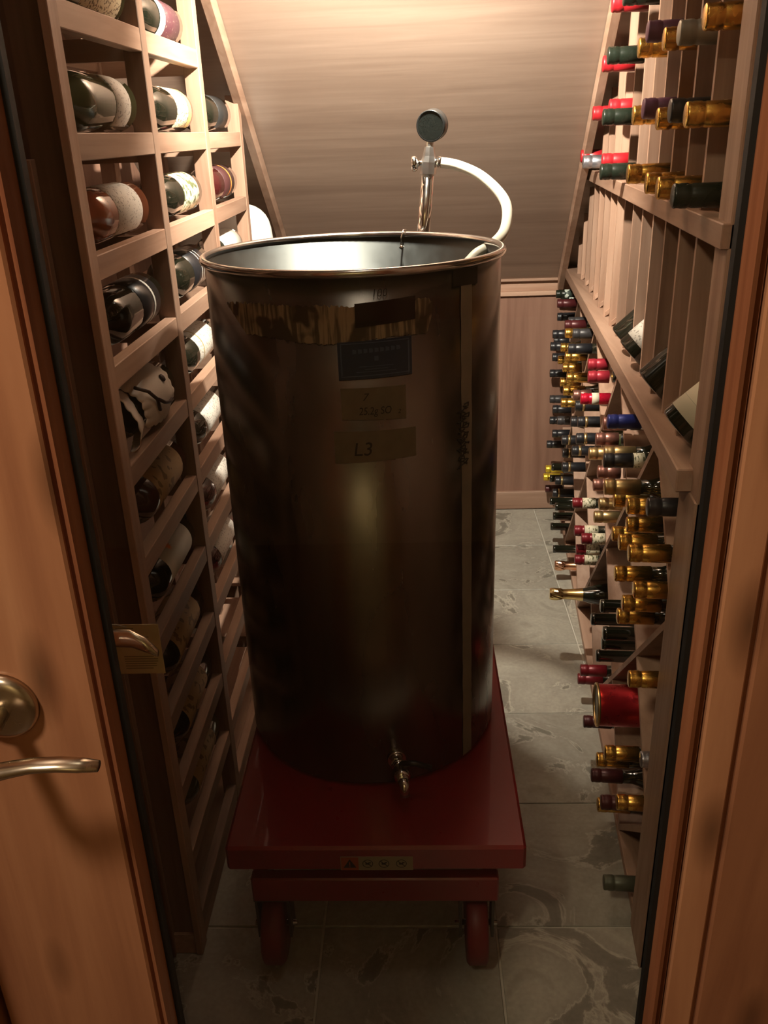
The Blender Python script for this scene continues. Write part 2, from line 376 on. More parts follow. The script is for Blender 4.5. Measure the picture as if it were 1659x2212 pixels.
obj('glass_pane', MB().box(GLX + .0001, GRX - .0001, .5487, .5527, .221, 1.929), GLASS, dr)
# lever sets
LZ = 1.064; LXc = -.314
def lathe_y(mb, prof, cx, cz, y, s=1, seg=40, mi=0):   # prof (d, r), d measured along s*Y from y
    M = Matrix(((0, 1, 0, cx), (s, 0, 0, y), (0, 0, 1, cz), (0, 0, 0, 1)))
    return mb.lathe(prof, seg, M, mi)
ro = obj('rosette', lathe_y(MB(), [(0, .0275), (.004, .0275), (.0075, .025), (.0095, .020), (.010, 0.0001)], LXc, LZ, .530, -1), NICKEL, dr)
lv = MB()
pts = [(-.316, .470, 1.050), (-.300, .468, 1.0505), (-.285, .468, 1.0545), (-.268, .468, 1.0580), (-.250, .469, 1.0580), (-.236, .471, 1.0555), (-.2255, .474, 1.0520)]
lv.tube([(LXc, .53, LZ), (LXc, .50, 1.060), (LXc, .478, 1.054), (LXc, .470, 1.050)], .008, 14)
def flatbar(mb, pts, hw, hd):
    n = len(pts); seg = 14; b = len(mb.v)
    for i, p in enumerate(pts):
        sc = 1 if i < n - 1 else .85
        for k in range(seg):
            a = 2 * PI * k / seg
            mb.v.append((p[0] + (0.0006 if i == n - 1 else 0), p[1] + hd[i] * sc * math.cos(a), p[2] + hw[i] * sc * math.sin(a)))
    for i in range(n - 1):
        for k in range(seg):
            k2 = (k + 1) % seg; mb.f.append((b + i * seg + k, b + i * seg + k2, b + (i + 1) * seg + k2, b + (i + 1) * seg + k)); mb.m.append(0); mb.sm.append(True)
    mb.f.append(tuple(b + k for k in reversed(range(seg)))); mb.m.append(0); mb.sm.append(False)
    mb.f.append(tuple(b + (n - 1) * seg + k for k in range(seg))); mb.m.append(0); mb.sm.append(True)
flatbar(lv, pts, [.0065, .0060, .0050, .0042, .0040, .0040, .0038], [.0085, .0085, .008, .0075, .0072, .007, .006])
obj('lever_handle', lv, NICKEL, dr)
obj('rosette', lathe_y(MB(), [(0, .0275), (.004, .0275), (.0075, .025), (.0095, .020), (.010, 0.0001)], LXc, LZ, .575, 1), NICKEL, dr)
lv = MB(); lv.tube([(LXc, .575, LZ), (LXc, .60, LZ), (LXc, .615, LZ)], .008, 14)
flatbar(lv, [(-.320, .620, 1.062), (-.290, .622, 1.062), (-.262, .624, 1.0625), (-.245, .623, 1.0625), (-.232, .620, 1.058), (-.2225, .618, 1.051)], [.007, .007, .0085, .0085, .0070, .0035], [.005, .005, .005, .005, .005, .004])
obj('lever_handle', lv, NICKEL, dr)
# paper card on the glass
cd = obj('paper_card', MB().box(-.290, -.2330, .6600, .6606, 1.002, 1.054), plain('card_paper', (.42, .36, .20), .7, noise=.06))
tag(cd, 'beige card with fine printed lines hanging behind the inner door lever', 'card')
m = MB()
for i, (z, a, b_) in enumerate([(1.0495, .0, .45), (1.0475, 0, .4), (1.0405, .05, .8), (1.038, .05, .75), (1.0125, .1, .9), (1.0150, .1, .95), (1.0175, .1, .95), (1.0200, .1, .85), (1.0100, .1, .9), (1.0075, .1, .8)]):
    m.box(-.272 + a * .036, -.272 + b_ * .036, .65985, .66, z, z + .0009)
o = obj('printed_line', m, plain('faded_print', (.16, .13, .05), .7)); o.parent = cd
o = obj('string_loop', MB().tube([(-.262, .6596, 1.052), (-.262, .640, 1.066), (-.262, .628, 1.0735), (-.262, .6205, 1.0715)], .0006, 5), GREY); o.parent = cd

# ------------------------------------------------------------------ left rack
lr = thing('wine_rack', 'pale wooden wine rack with rectangular open cells left of the tank', 'wine rack', (-.44, 1.19, 0))
ST = [1.195, 1.588, 1.995, 2.405, 2.80]
RZ = [1.615 + .154 * 2 - .154 * k for k in range(0, 13)]   # tops of the rails
SW = .017
def boxpart(name, x0, x1, y0, y1, z0, z1, mat, par, bev=.0012): return obj(name, MB().box(x0, x1, y0, y1, z0, z1), mat, par, bev=bev)
for i, y in enumerate(ST):
    top = min(slz(y + SW) - .006, 2.3)
    if i == 3: top = min(top, 1.545)
    if i == 4: top = .80
    boxpart('stile', LX - (.012 if i == 0 else .032), LX, y - SW, y + SW, 0, top, WZ, lr)
    boxpart('back_stile', LX - .235, LX - .203, y - SW, y + SW, 0, top, WZ, lr)
    for z in RZ:
        if z < top - .01 and z > .12 and i > 0: boxpart('rung', LX - .203, LX - .032, y - .0085, y + .0085, z - .046, z - .012, WX, lr, 0)
for i in range(4):
    for z in RZ:
        if z > slz(ST[i + 1]) - .03 or (i == 3 and z > 1.25): continue
        boxpart('rail', LX - .022, LX - .0008, ST[i] + SW, ST[i + 1] - SW, z - .034, z, WY, lr)
        boxpart('back_rail', LX - .230, LX - .208, ST[i] + SW, ST[i + 1] - SW, z - .034, z, WY, lr, 0)
boxpart('plinth', LX - .235, LX - .004, 1.182, 2.81, 0, .05, WY, lr)
# closed end panel next to the door, with a batten
obj('end_panel', MB().box(-.79, LX - .0125, 1.188, 1.2035, .0, 2.3), wood('end_panel_wood', (.11, .06, .04), (.16, .09, .06), (.21, .125, .085), 'Z', var=0), lr)
boxpart('end_batten', LX - .066, LX - .052, 1.172, 1.188, .0, 1.432, WZ, lr)
bp_ = MB(); bp_.hexa([(-.80, 1.206, 0), (-.79, 1.206, 0), (-.79, 3.3, 0), (-.80, 3.3, 0), (-.80, 1.206, slz(1.206) - .02), (-.79, 1.206, slz(1.206) - .02), (-.79, 3.3, slz(3.3) - .0), (-.80, 3.3, slz(3.3) - .0)])
obj('back_panel', bp_, BKP, lr)

# ------------------------------------------------------------------ bottles lying in the left rack
def lying_profile(L=.34, r=.040):
    k = L / .34
    return [(0, .0135), (.001, .0148), (.016 * k, .0148), (.018 * k, .0138), (.072 * k, .0145), (.088 * k, .019), (.103 * k, .030), (.118 * k, r * .95), (.135 * k, r), (.332 * k, r), (.338 * k, r * .93), (.34 * k, r * .8), (.332 * k, .01)]
def left_bottle(col, row, glass, lab, a, b_, label, r=.040, L=.335, dx=0.0, capm=None, extra=None, dy=0.0, tilt=0.0):
    zt = RZ[row]
    y0 = ST[col] + SW + .006 + dy
    root = thing('wine_bottle', label, 'bottle', (LX - .052 + dx, y0 + L, zt + r + .001), 'bottles lying in the left rack')
    M = Matrix(((0, 1, 0, 0), (1, 0, 0, -L), (0, 0, 1, 0), (0, 0, 0, 1)))
    g = MB().lathe(lying_profile(L, r), 28, M); link('glass_body', g.mesh('glass_body', glass), root)
    c = MB().lathe([(-.0006, .001), (-.0008, .0137), (.001, .0154), (.016, .0154), (.018, .0145), (.055, .0152), (.0551, .0140)], 20, M)
    link('foil_capsule', c.mesh('foil_capsule', capm or BLACKFOIL), root)
    if lab:
        M2 = Matrix(((0, 1, 0, 0), (1, 0, 0, -L), (0, 0, 1, 0), (0, 0, 0, 1)))
        m = MB(); rr = r + .0006
        # angles: 0 = towards +X ... in this frame y-> world x
        m.lathe([(a - .0003, r - .0004), (a, rr), (b_, rr), (b_ + .0003, r - .0004)], 22, M2, cap=False, a0=-.9, a1=2.5)
        link('label', m.mesh('label', lab), root)
        if extra:
            for (ea, eb, em) in extra:
                m = MB(); m.lathe([(ea, rr + .0003), (eb, rr + .0003)], 22, M2, cap=False, a0=-.9, a1=2.5)
                link('label_stripe', m.mesh('label_stripe', em), root)
    return root
ORANGE = plain('orange_print', (.9, .27, .06), .5)
GOLDL = plain('gold_print', (.45, .33, .12), .5)
left_bottle(0, 2, GREENGLASS, PR_CREAM, .15, .31, 'bottle with cream label in topmost visible cell of left rack', r=.042)
left_bottle(1, 2, DARKGLASS, PR_MAR, .19, .30, 'dark bottle with maroon label and white stripe, top of left rack', extra=[(.155, .192, WHITE)], r=.038)
left_bottle(0, 3, GREENGLASS, PR_WHITE, .215, .285, 'pale green glass bottle with worn cream label nearest the door, left rack', r=.041, capm=SAGE, L=.325)
left_bottle(1, 3, DARKGLASS, PR_CREAM, .20, .31, 'dark bottle with printed cream and gold label, second column of left rack', extra=[(.285, .31, GOLDL)])
left_bottle(2, 3, DARKGLASS, plain('black_label', (.02, .02, .02), .5), .18, .29, 'black bottle with black label, far column beside bright post')
left_bottle(0, 4, ROSEGLASS, PR_WHITE, .15, .275, 'amber-pink bottle with wide white label in near column', r=.040, L=.32)
left_bottle(1, 4, DARKGLASS, PR_FLOR, .175, .30, 'dark bottle with cream label of leafy print, second column')
left_bottle(2, 4, REDGLASS, plain('dark_label', (.06, .02, .02), .5), .17, .29, 'dark bottle with thin orange band, far column', extra=[(.24, .252, ORANGE)])
left_bottle(0, 5, DARKGLASS, BLACKFOIL, .20, .30, 'dark bottle with black label and white vertical script, near column', extra=[(.262, .270, WHITE)], r=.042)
left_bottle(1, 5, DARKGLASS, BLACKFOIL, .17, .29, 'dark wine bottle with thin white printed arc, beside the tank rim', extra=[(.235, .238, WHITE), (.255, .257, WHITE)], r=.043)
left_bottle(2, 5, DARKGLASS, WHITE, .12, .31, 'brightly lit bottle with blank white label behind tank rim, far column')
lb = left_bottle(0, 6, DARKGLASS, None, 0, 0, 'bottle dressed in a white scalloped cloth with dark ribbon')
left_bottle(1, 6, DARKGLASS, PR_WHITE, .15, .30, 'dark bottle with white label partly in shadow, just left of tank top', extra=[(.185, .19, GOLDL)])
left_bottle(0, 7, REDGLASS, PR_AMB, .14, .30, 'bottle with tan amber label below the cloth-dressed bottle', r=.042)
left_bottle(1, 7, DARKGLASS, PR_WHITE, .14, .29, 'dark bottle with white script label beside the tank, mid height')
st = left_bottle(0, 8, DARKGLASS, WHITE, .15, .30, 'dark bottle with white label bearing a small orange sun')
left_bottle(1, 8, REDGLASS, PR_WHITE, .15, .30, 'red wine bottle with pale label beside tank, below the script label')
left_bottle(0, 9, DARKGLASS, PR_AMB, .13, .29, 'dim bottle with tan printed label just right of the glass card')
left_bottle(1, 9, REDGLASS, PR_WHITE, .13, .29, 'dark red bottle in shadow beside the tank, ninth cell down', r=.039)
left_bottle(0, 10, DARKGLASS, PR_AMB, .13, .28, 'shadowed bottle with brown label, near column below the glass card', r=.039)
left_bottle(0, 11, GREENGLASS, PR_AMB, .13, .28, 'barely lit bottle with brown label, third cell from floor in near column', r=.039)
# orange sun print on the label
def sun_on(root, L, r, u, ang, size):
    m = MB(); n = 12
    c = None; pts = []
    for k in range(2 * n):
        q = size * (1 if k % 2 == 0 else .45); a = PI * k / n
        pts.append((u + q * math.cos(a), ang + q * math.sin(a) / r))
    vs = [(lambda U, A: (math.cos(A) * (r + .0012), U - L, math.sin(A) * (r + .0012)))(*p) for p in pts]
    vs.append((math.cos(ang) * (r + .0012), u - L, math.sin(ang) * (r + .0012)))
    m.add(vs, [(k, (k + 1) % (2 * n), 2 * n) for k in range(2 * n)]); link('sun_print', m.mesh('sun_print', ORANGE), root)
sun_on(st, .335, .040, .200, 1.0, .0125)
# scalloped cloth draped over the bottle, tied with a ribbon
L_ = .335
def cloth(name, u0, u1, a0, a1, rf, sc_u, sc_a, nu=26, na=90):
    m = MB()
    for i in range(nu + 1):
        for k in range(na + 1):
            t, q = i / nu, k / na
            a = a0 + (a1 - a0) * q + (sc_a * abs(math.sin(t * PI * 7)) * ((1 - q) ** 6) * -1 + sc_a * abs(math.sin(t * PI * 7)) * q ** 6)
            u = u0 + (u1 - u0) * t + sc_u * abs(math.sin(q * PI * 13)) * (t ** 8 - (1 - t) ** 8)
            rr = rf(t, q) + .0012 * math.sin(q * 31 + t * 5) * (abs(t - .5) * 2)
            z = max(rr * math.sin(a), -.0402)
            m.v.append((rr * math.cos(a), u - L_, z))
    for i in range(nu):
        for k in range(na):
            b0 = i * (na + 1) + k; m.f.append((b0, b0 + na + 1, b0 + na + 2, b0 + 1)); m.m.append(0); m.sm.append(True)
    o = link(name, m.mesh(name, CLOTH), lb); md = o.modifiers.new('thickness', 'SOLIDIFY'); md.thickness = .0012; md.offset = 1
cloth('cloth_cover', .125, .272, -.45, 3.5, lambda t, q: .0435 + .012 * math.sin(PI * min(1, t * 1.1)) ** .7 + .006 * t, .006, .10)
cloth('cloth_collar', .060, .122, -.9, 3.7, lambda t, q: .036 + .016 * (1 - t) + .004 * math.sin(q * 16), .005, .06, 12)
m = MB()
def cp(u, a, d=.058): return (d * math.cos(a), u - L_, d * math.sin(a))
m.tube([cp(.118, .95), cp(.135, .62, .0615), cp(.150, .30, .0615), cp(.160, -.05, .058)], .0032, 6)
m.tube([cp(.150, .30, .0625), cp(.172, .10, .064), cp(.192, .02, .066), cp(.205, .05, .067)], .0032, 6)
link('ribbon', m.mesh('ribbon', plain('brown_ribbon', (.035, .014, .012), .5)), lb)
M = Matrix.Translation(Vector(cp(.222, .62, .0600))) @ Vector((math.cos(.62), 0, math.sin(.62))).to_track_quat('X', 'Z').to_matrix().to_4x4()
m = MB().lathe([(0, .007), (.003, .0066), (.0042, .004), (.0043, .0002)], 20, M); link('button', m.mesh('button', bpy.data.materials['brown_ribbon']), lb)

# overexposed white round-shouldered package beyond the racks, left of the tank
wp = MB(); wp.lathe([(0, .001), (.001, .02), (.004, .04), (.010, .058), (.020, .074), (.034, .087), (.05, .095), (.07, .100), (.11, .104), (.43, .104)], 64, Matrix(((0, 1, 0, 0), (0, 0, 1, 0), (-1, 0, 0, .43), (0, 0, 0, 1))))
o = link('wrapped_jug', wp.mesh('wrapped_jug', plain('white_wrap', (.8, .78, .72), .7)), None, (-.505, 2.60, .846)); tag(o, 'white round-topped wrapped jug glowing bright behind tank rim at left', 'jug')
wb2 = MB().box(-.66, -.42, 2.49, 2.77, .80, .845); obj('shelf_board', wb2, WY, lr)

# ------------------------------------------------------------------ right rack
rr_ = thing('wine_rack', 'tall wooden wine rack of vertical slats, display shelf and diamond bins at right', 'wine rack', tuple(rp(1.2, 0, -.1)))
def rpart(name, Ya, Yb, z0, z1, o0, o1, mat, bev=.001): return obj(name, rbox(MB(), Ya, Yb, z0, z1, o0, o1), mat, rr_, bev=bev)
YD = [1.2225 + .1215 * k for k in range(18)]
HW = .0055
ROWZ = [1.362, 1.462, 1.567, 1.669, 1.771, 1.873, 1.975]
for k, y in enumerate(YD):
    if y > 3.27: continue
    top = min(slz(y + .006) - .008, 2.3)
    if top < 1.02: continue
    rpart('divider', y - HW, y + HW, .985, top, 0, -.30, WZ, 0)
    m = MB()
    for z in ROWZ:
        if z + .03 > top: continue
        for s in (-1, 1):
            if (k == 0 and s < 0): continue
            a, b_ = (y + HW, y + HW + .020) if s > 0 else (y - HW - .020, y - HW)
            rbox(m, a, b_, z - .052, z - .040, -.03, -.28)
    # sloping cradle for the display row
    c0, c1 = rp(y + HW, 1.0, -.02), rp(y + HW + .012, 1.0, -.02)
    if m.v: obj('cleat', m, WX, rr_)
    if y + .12 < 3.2 and slz(y) > 1.28 and k not in (0, 2, 4, 5):
        m = MB(); w_ = .014
        w_ = .006
        for (ya_, yb_) in ((y + .1215 - HW - w_, y + .1215 - HW),):
            p = [rp(ya_, .985, -.004), rp(ya_, 1.205, -.27), rp(yb_, 1.205, -.27), rp(yb_, .985, -.004), rp(ya_, .997, -.004), rp(ya_, 1.218, -.27), rp(yb_, 1.218, -.27), rp(yb_, .997, -.004)]
            m.hexa(p)
        obj('cradle', m, WX, rr_)
rpart('end_post', 1.150, 1.217, 0, 2.3, .004, -.05, WZ, .002)
for z in ROWZ[:5]:
    ye = min(3.28, YB - (z + .05 - ZB) / SL)
    rpart('back_rail', 1.229, ye, z - .085, z - .055, -.301, -.325, WY, 0)
rpart('front_rail', 1.15, 2.80, 1.298, 1.330, .014, -.020, WY, .0015)
m = rbox(MB(), 1.190, 3.29, .9485, .985, .027, -.335); obj('display_shelf', m, WY, rr_, bev=.002)
# box end under the shelf nearest the door
rpart('bin_end_panel', 1.217, 1.235, .0, .948, 0, -.335, WZ, .001)
rpart('bin_post', 1.150, 1.252, .0, .948, .006, -.02, WZ, .002)
rpart('bin_floor', 1.235, 3.29, .0, .022, 0, -.335, WY, .001)
rpart('bin_back', 1.235, 3.29, .022, .948, -.336, -.345, BKP, 0)
# lattice boards (45 degree cross boards), clipped to the bin box
Yn0, pY, zt, zb = 1.965, .486, .930, .022
slope = .225 / .243
Ymin, Ymax = 1.236, 3.288
for j in range(-3, 5):
    Yt = Yn0 + pY * j
    for sg in (1, -1):
        pts = []
        for z in (.942, zb):
            Y = Yt + sg * (zt - z) / slope; pts.append([Y, z])
        (ya_, za), (yb_, zb_) = pts
        if ya_ > yb_: (ya_, za), (yb_, zb_) = (yb_, zb_), (ya_, za)
        if yb_ < Ymin + .03 or ya_ > Ymax - .03: continue
        if ya_ < Ymin: za += (zb_ - za) * (Ymin - ya_) / (yb_ - ya_); ya_ = Ymin
        if yb_ > Ymax: zb_ = za + (zb_ - za) * (Ymax - ya_) / (yb_ - ya_); yb_ = Ymax
        d = Vector((0, yb_ - ya_, zb_ - za)).normalized(); n = Vector((0, -d.z, d.y)) * .0062
        o0, o1 = (0, -.333) if sg > 0 else (-.0008, -.332)
        p = []
        A = (ya_ + d.y * .004, za + d.z * .004); B = (yb_ - d.y * .004, zb_ - d.z * .004)
        for s in (-1, 1):
            for (Y, z), o_ in ((A, o0), (A, o1), (B, o1), (B, o0)):
                p.append(rp(Y + n.y * s, z + n.z * s, o_))
        m = MB(); m.hexa(p); obj('lattice_board', m, WY, rr_, bev=0)

# ---- bottle types of the right rack
BR = .0335
def neckprof(): return [(.058, .0140), (.085, .0145), (.098, .0185), (.112, .027), (.126, BR * .97), (.14, BR), (.285, BR), (.291, BR * .9), (.292, .02)]
def cap_prof(u1=.065): return [(-.0005, .0005), (0, .0125), (.0008, .0142), (.003, .0150), (.0065, .0143), (.010, .0151), (.0175, .0151), (.0195, .0141), (.022, .0141), (.0235, .0148), (u1, .0153), (u1 + .0002, .0140)]
def ringp(a, b_, r=.0155): return [(a, r - .0015), (a, r), (b_, r), (b_, r - .0015)]
TYPES = {}
def mk(key, glass, parts):
    lst = [('glass_body', MB().lathe(neckprof() if parts and parts[0][0] != 'bare' else [(-.0005, .0005), (0, .0115), (.001, .0140), (.009, .0145), (.011, .0135), (.085, .0142)] + neckprof()[2:], 20).mesh('glass_body', glass))]
    for (nm, prof, mat) in parts:
        if nm == 'bare': continue
        lst.append((nm, MB().lathe(prof, 20, cap=False).mesh(nm, mat)))
    TYPES[key] = lst
fc = 'foil_capsule'
for key, mt in dict(black=BLACKFOIL, charcoal=CHARFOIL, gold=GOLD, copper=COPPER, yellow=YGOLD, maroon=MAROON, red=RED, silver=SILVER, grey=GREY, green=SAGE, purple=PURPLE, brightred=BRED, deepgreen=GREENF, palegold=PGOLD, darkred=DRED).items():
    mk(key, DARKGLASS, [(fc, cap_prof(.050 if key in ('copper', 'red') else .065), mt)])
mk('ringed', GREENGLASS, [(fc, cap_prof(.024), BLACKFOIL), ('gold_ring', ringp(.0195, .027), PGOLD), ('neck_sleeve', [(.027, .0150), (.085, .0155), (.0851, .0140)], BLACKFOIL)])
mk('crimson', DARKGLASS, [(fc, cap_prof(.026), DRED), ('neck_label', ringp(.026, .062, .0152), PR_NECK)])
mk('scarlet', DARKGLASS, [(fc, cap_prof(.075), SCAR), ('neck_band', ringp(.028, .046, .0156), CREAM)])
mk('blue', DARKGLASS, [(fc, cap_prof(.066), BLUE), ('neck_band', ringp(.066, .073, .0157), SILVER)])
mk('banded', DARKGLASS, [(fc, cap_prof(.058), BLACKFOIL), ('neck_label', ringp(.058, .080, .0157), PR_NECK)])
mk('patterned', DARKGLASS, [(fc, cap_prof(.066), GREENF), ('neck_label', ringp(.030, .058, .0156), printlabel('leaf_print', (.03, .05, .04), (.55, .62, .55), (70, 70, 70), .5))])
mk('bare', DARKGLASS, [('bare', None, None)])
def crinkle(mat):
    m = MB(); seg = 30
    prof = [(-.0005, .001), (0, .0145), (.004, .0165), (.012, .0172), (.022, .0168), (.030, .0155), (.036, .0140), (.05, .0146), (.07, .0158), (.09, .0185)]
    rg = random.Random(4); b = 0
    for i, (u, r) in enumerate(prof):
        for k in range(seg):
            a = 2 * PI * k / seg; q = r + (rg.uniform(-.0011, .0011) if 1 < i < 6 else 0)
            m.v.append((u + (rg.uniform(-.001, .001) if 1 < i < 6 else 0), q * math.cos(a), q * math.sin(a)))
    for i in range(len(prof) - 1):
        for k in range(seg):
            k2 = (k + 1) % seg; m.f.append((i * seg + k, (i + 1) * seg + k, (i + 1) * seg + k2, i * seg + k2)); m.m.append(0); m.sm.append(i > 5)
    return m.mesh('foil_capsule', mat)
for key, mt in (('goldchampagne', plain('champagne_gold_foil', (.85, .66, .30), .18, 1)), ('pinkchampagne', plain('champagne_copper_foil', (.85, .48, .30), .2, 1))):
    TYPES[key] = [('glass_body', MB().lathe([(.06, .0140), (.09, .0175), (.11, .024), (.15, .0330), (.285, .0335), (.291, .030), (.292, .01)], 20).mesh('glass_body', DARKGLASS)), (fc, crinkle(mt))]
WORDS = dict(black='black-capped', charcoal='charcoal-capped', gold='gold-capped', copper='copper-capped', yellow='yellow-capped', maroon='maroon-capped', red='rose-red-capped', silver='silver-capped', grey='pale grey capped', green='sage-green-capped', purple='purple-capped', brightred='bright red capped', deepgreen='dark green capped', palegold='pale gold capped', darkred='dark red capped', ringed='gold-ringed dark', crimson='crimson-capped cream-necked', scarlet='scarlet-capped white-banded', blue='blue-capped silver-banded', banded='black-capped cream-banded', patterned='leaf-patterned dark-capped', bare='foil-less dark glass', goldchampagne='gold-foiled champagne', pinkchampagne='pink-gold foiled champagne')
ORD = ['first', 'second', 'third', 'fourth', 'fifth', 'sixth', 'seventh', 'eighth', 'ninth', 'tenth', 'eleventh', 'twelfth']
def neck_bottle(key, Y, z, off, label, group, s=1.0, tiltz=0.0):
    tip = rp(Y, z, off)
    root = thing('wine_bottle', label, 'bottle', tuple(tip), group)
    root.rotation_euler = (0, -tiltz, -TH); root.scale = (s, s, s)
    for nm, me in TYPES[key]: link(nm, me, root)
    return root
UP = [('red', 11, 1.369, .052, 'brightred'), ('silver', 10, 1.358, .057, 'silver'), ('red2', 7, 1.372, .051, 'brightred'), ('green', 6, 1.355, .068, 'deepgreen'), ('gold', 3, 1.367, .064, 'gold'), ('gold', 2, 1.358, .051, 'gold'), ('gold', 1, 1.358, .054, 'gold'), ('green', 0, 1.355, .054, 'deepgreen'),
      ('red', 9, 1.474, .052, 'brightred'), ('red', 7, 1.483, .043, 'brightred'), ('green', 6, 1.462, .070, 'deepgreen'), ('gold', 4, 1.462, .044, 'gold'), ('purple', 3, 1.471, .046, 'purple'), ('gold', 2, 1.454, .042, 'gold'), ('black', 1, 1.464, .046, 'black'), ('gold', 0, 1.457, .047, 'gold'),
      ('red', 7, 1.569, .063, 'brightred'), ('green', 6, 1.577, .068, 'deepgreen'), ('gold', 4, 1.572, .043, 'gold'), ('purple', 3, 1.587, .049, 'purple'), ('gold', 2, 1.566, .042, 'gold'), ('grey', 1, 1.564, .043, 'grey'),
      ('red', 6, 1.670, .066, 'brightred'), ('green', 5, 1.668, .06, 'deepgreen')]
rown = lambda z: 0 if z < 1.41 else 1 if z < 1.52 else 2 if z < 1.62 else 3
cnt = {}
used_slots = set()
for (_, k, z, off, key) in UP:
    r = rown(z)
    while (k, r) in used_slots: k += 1
    used_slots.add((k, r)); n = cnt.get((key, r), 0); cnt[(key, r)] = n + 1
tot = dict(cnt); cnt = {}
RN = ['lowest row above front rail', 'second row above front rail', 'third row above front rail', 'top row at picture edge']
for (_, k, z, off, key) in UP:
    r = rown(z); n = cnt.get((key, r), 0); cnt[(key, r)] = n + 1
    w_ = WORDS[key]
    lab = f"{w_} bottle, {RN[r]}" if tot[(key, r)] == 1 else f"{w_} bottle, {ORD[n]} of that colour from back, {RN[r]}"
    neck_bottle(key, 1.283 + .1215 * k, z, off, lab, 'bottle necks in the slatted right rack', 1.12)
# nearest gold bottle in the third row sits in the column against the end post
tag(neck_bottle('gold', 1.283, 1.571, .035, 'large gold-capped bottle at top right against the end post', 'bottle necks in the slatted right rack', 1.1))
LOW = [["patterned",3.217,0.888,0.055],["patterned",3.13,0.875,0.045],["maroon",3.048,0.885,0.0625],["black",3.174,0.814,0.05],["charcoal",2.797,0.873,0.045],["maroon",2.72,0.879,0.0625],["black",3.033,0.782,0.075],["gold",2.64,0.871,0.0675],["charcoal",2.561,0.886,0.0525],["black",3.25,0.71,0.0525],["black",2.943,0.76,0.0875],["gold",2.853,0.777,0.06],["black",2.462,0.865,0.0725],["black",3.095,0.685,0.0675],["gold",2.998,0.699,0.055],["gold",2.681,0.789,0.06],["gold",2.802,0.722,0.055],["black",3.245,0.586,0.0625],["gold",2.541,0.759,0.065],["gold",2.839,0.663,0.0575],["gold",2.602,0.701,0.0675],["charcoal",3.219,0.492,0.06],["copper",2.421,0.74,0.055],["gold",2.711,0.63,0.0625],["scarlet",2.19,0.797,0.06],["ringed",2.355,0.728,0.055],["black",3.064,0.5,0.06],["red",2.2,0.885,0.045],["red",2.08,0.885,0.0575],["black",3.176,0.421,0.06],["charcoal",2.788,0.546,0.065],["ringed",2.403,0.666,0.06],["ringed",2.271,0.708,0.055],["copper",1.82,0.85,0.05],["blue",1.69,0.897,0.06],["black",3.09,0.397,0.055],["ringed",2.597,0.543,0.065],["ringed",2.147,0.703,0.07],["copper",1.882,0.793,0.055],["black",3.167,0.328,0.0675],["ringed",2.655,0.478,0.055],["ringed",2.422,0.57,0.05],["palegold",1.948,0.734,0.06],["palegold",1.77,0.80,0.05],["banded",1.653,0.827,0.0675],["copper",1.833,0.732,0.0525],["yellow",3.1,0.252,0.0725],["yellow",3.193,0.183,0.0725],["bare",2.96,0.314,0.0625],["ringed",2.59,0.455,0.06],["bare",3.016,0.247,0.0625],["ringed",2.84,0.308,0.0575],["maroon",3.236,0.115,0.06],["ringed",2.889,0.241,0.06],["copper",1.908,0.67,0.05],["palegold",1.534,0.818,0.08],["bare",2.997,0.163,0.06],["bare",2.788,0.231,0.0575],["crimson",2.23,0.485,0.06],["palegold",1.843,0.649,0.0425],["gold",1.582,0.771,0.0525],["gold",1.433,0.822,0.0525],["black",1.28,0.887,0.0475],["bare",2.855,0.165,0.0575],["palegold",1.911,0.586,0.0425],["bare",2.936,0.086,0.0575],["crimson",2.125,0.449,0.0625],["crimson",2.042,0.465,0.0525],["crimson",2.144,0.383,0.0525],["crimson",2.201,0.323,0.0475],["bare",2.758,0.081,0.06],["pinkchampagne",2.663,0.065,0.06],["goldchampagne",2.125,0.256,0.12],["gold",1.503,0.753,0.0375],["gold",1.567,0.704,0.0525],["gold",1.424,0.755,0.0625],["gold",1.282,0.804,0.07],["gold",1.455,0.674,0.06],["gold",1.313,0.718,0.05],["gold",1.365,0.662,0.0575],["bare",1.611,0.514,0.0575],["bare",1.714,0.42,0.06],["gold",1.418,0.604,0.055],["bare",1.55,0.484,0.0575],["bare",1.602,0.427,0.05],["bare",1.698,0.332,0.045],["darkred",1.871,0.175,0.055],["darkred",1.966,0.083,0.0475],["gold",1.282,0.557,0.05],["maroon",1.715,0.134,0.06],["gold",1.485,0.211,0.06],["gold",1.396,0.302,0.06],["silver",1.277,0.384,0.015],["maroon",1.521,0.138,0.0625],["gold",1.428,0.14,0.06],["maroon",1.376,0.194,0.0625],["gold",1.308,0.256,0.045],["green",1.284,0.074,0.06]]
def cell(Y, z):
    # lattice cell index
    s = (zt - z) / slope
    a = math.floor((Y - s - Yn0) / pY + 1e-6); b_ = math.floor((Y + s - Yn0) / pY + 1e-6)
    return (a, b_)
cells = {}
for i, (k, Y, z, off) in enumerate(LOW): cells.setdefault(cell(Y, z), []).append(i)
def cell_name(c):
    a, b_ = c; lev = b_ - a            # 0 = under the shelf ... larger = lower
    cen = Yn0 + pY * ((a + b_ + 1) / 2)
    col = round((cen - 1.236) / (pY / 2))
    name = ['shelf-side half bin', 'upper diamond bin', 'middle diamond bin', 'lower diamond bin', 'floor-side half bin'][min(max(lev, 0), 4)]
    return name, cen
names = {}
bylev = {}
for c in cells: bylev.setdefault(cell_name(c)[0], []).append(c)
for nm, cs in bylev.items():
    cs.sort(key=lambda c: cell_name(c)[1])
    for q, c in enumerate(cs): names[c] = (f'{ORD[q]} {nm} from door' if len(cs) > 1 else nm)
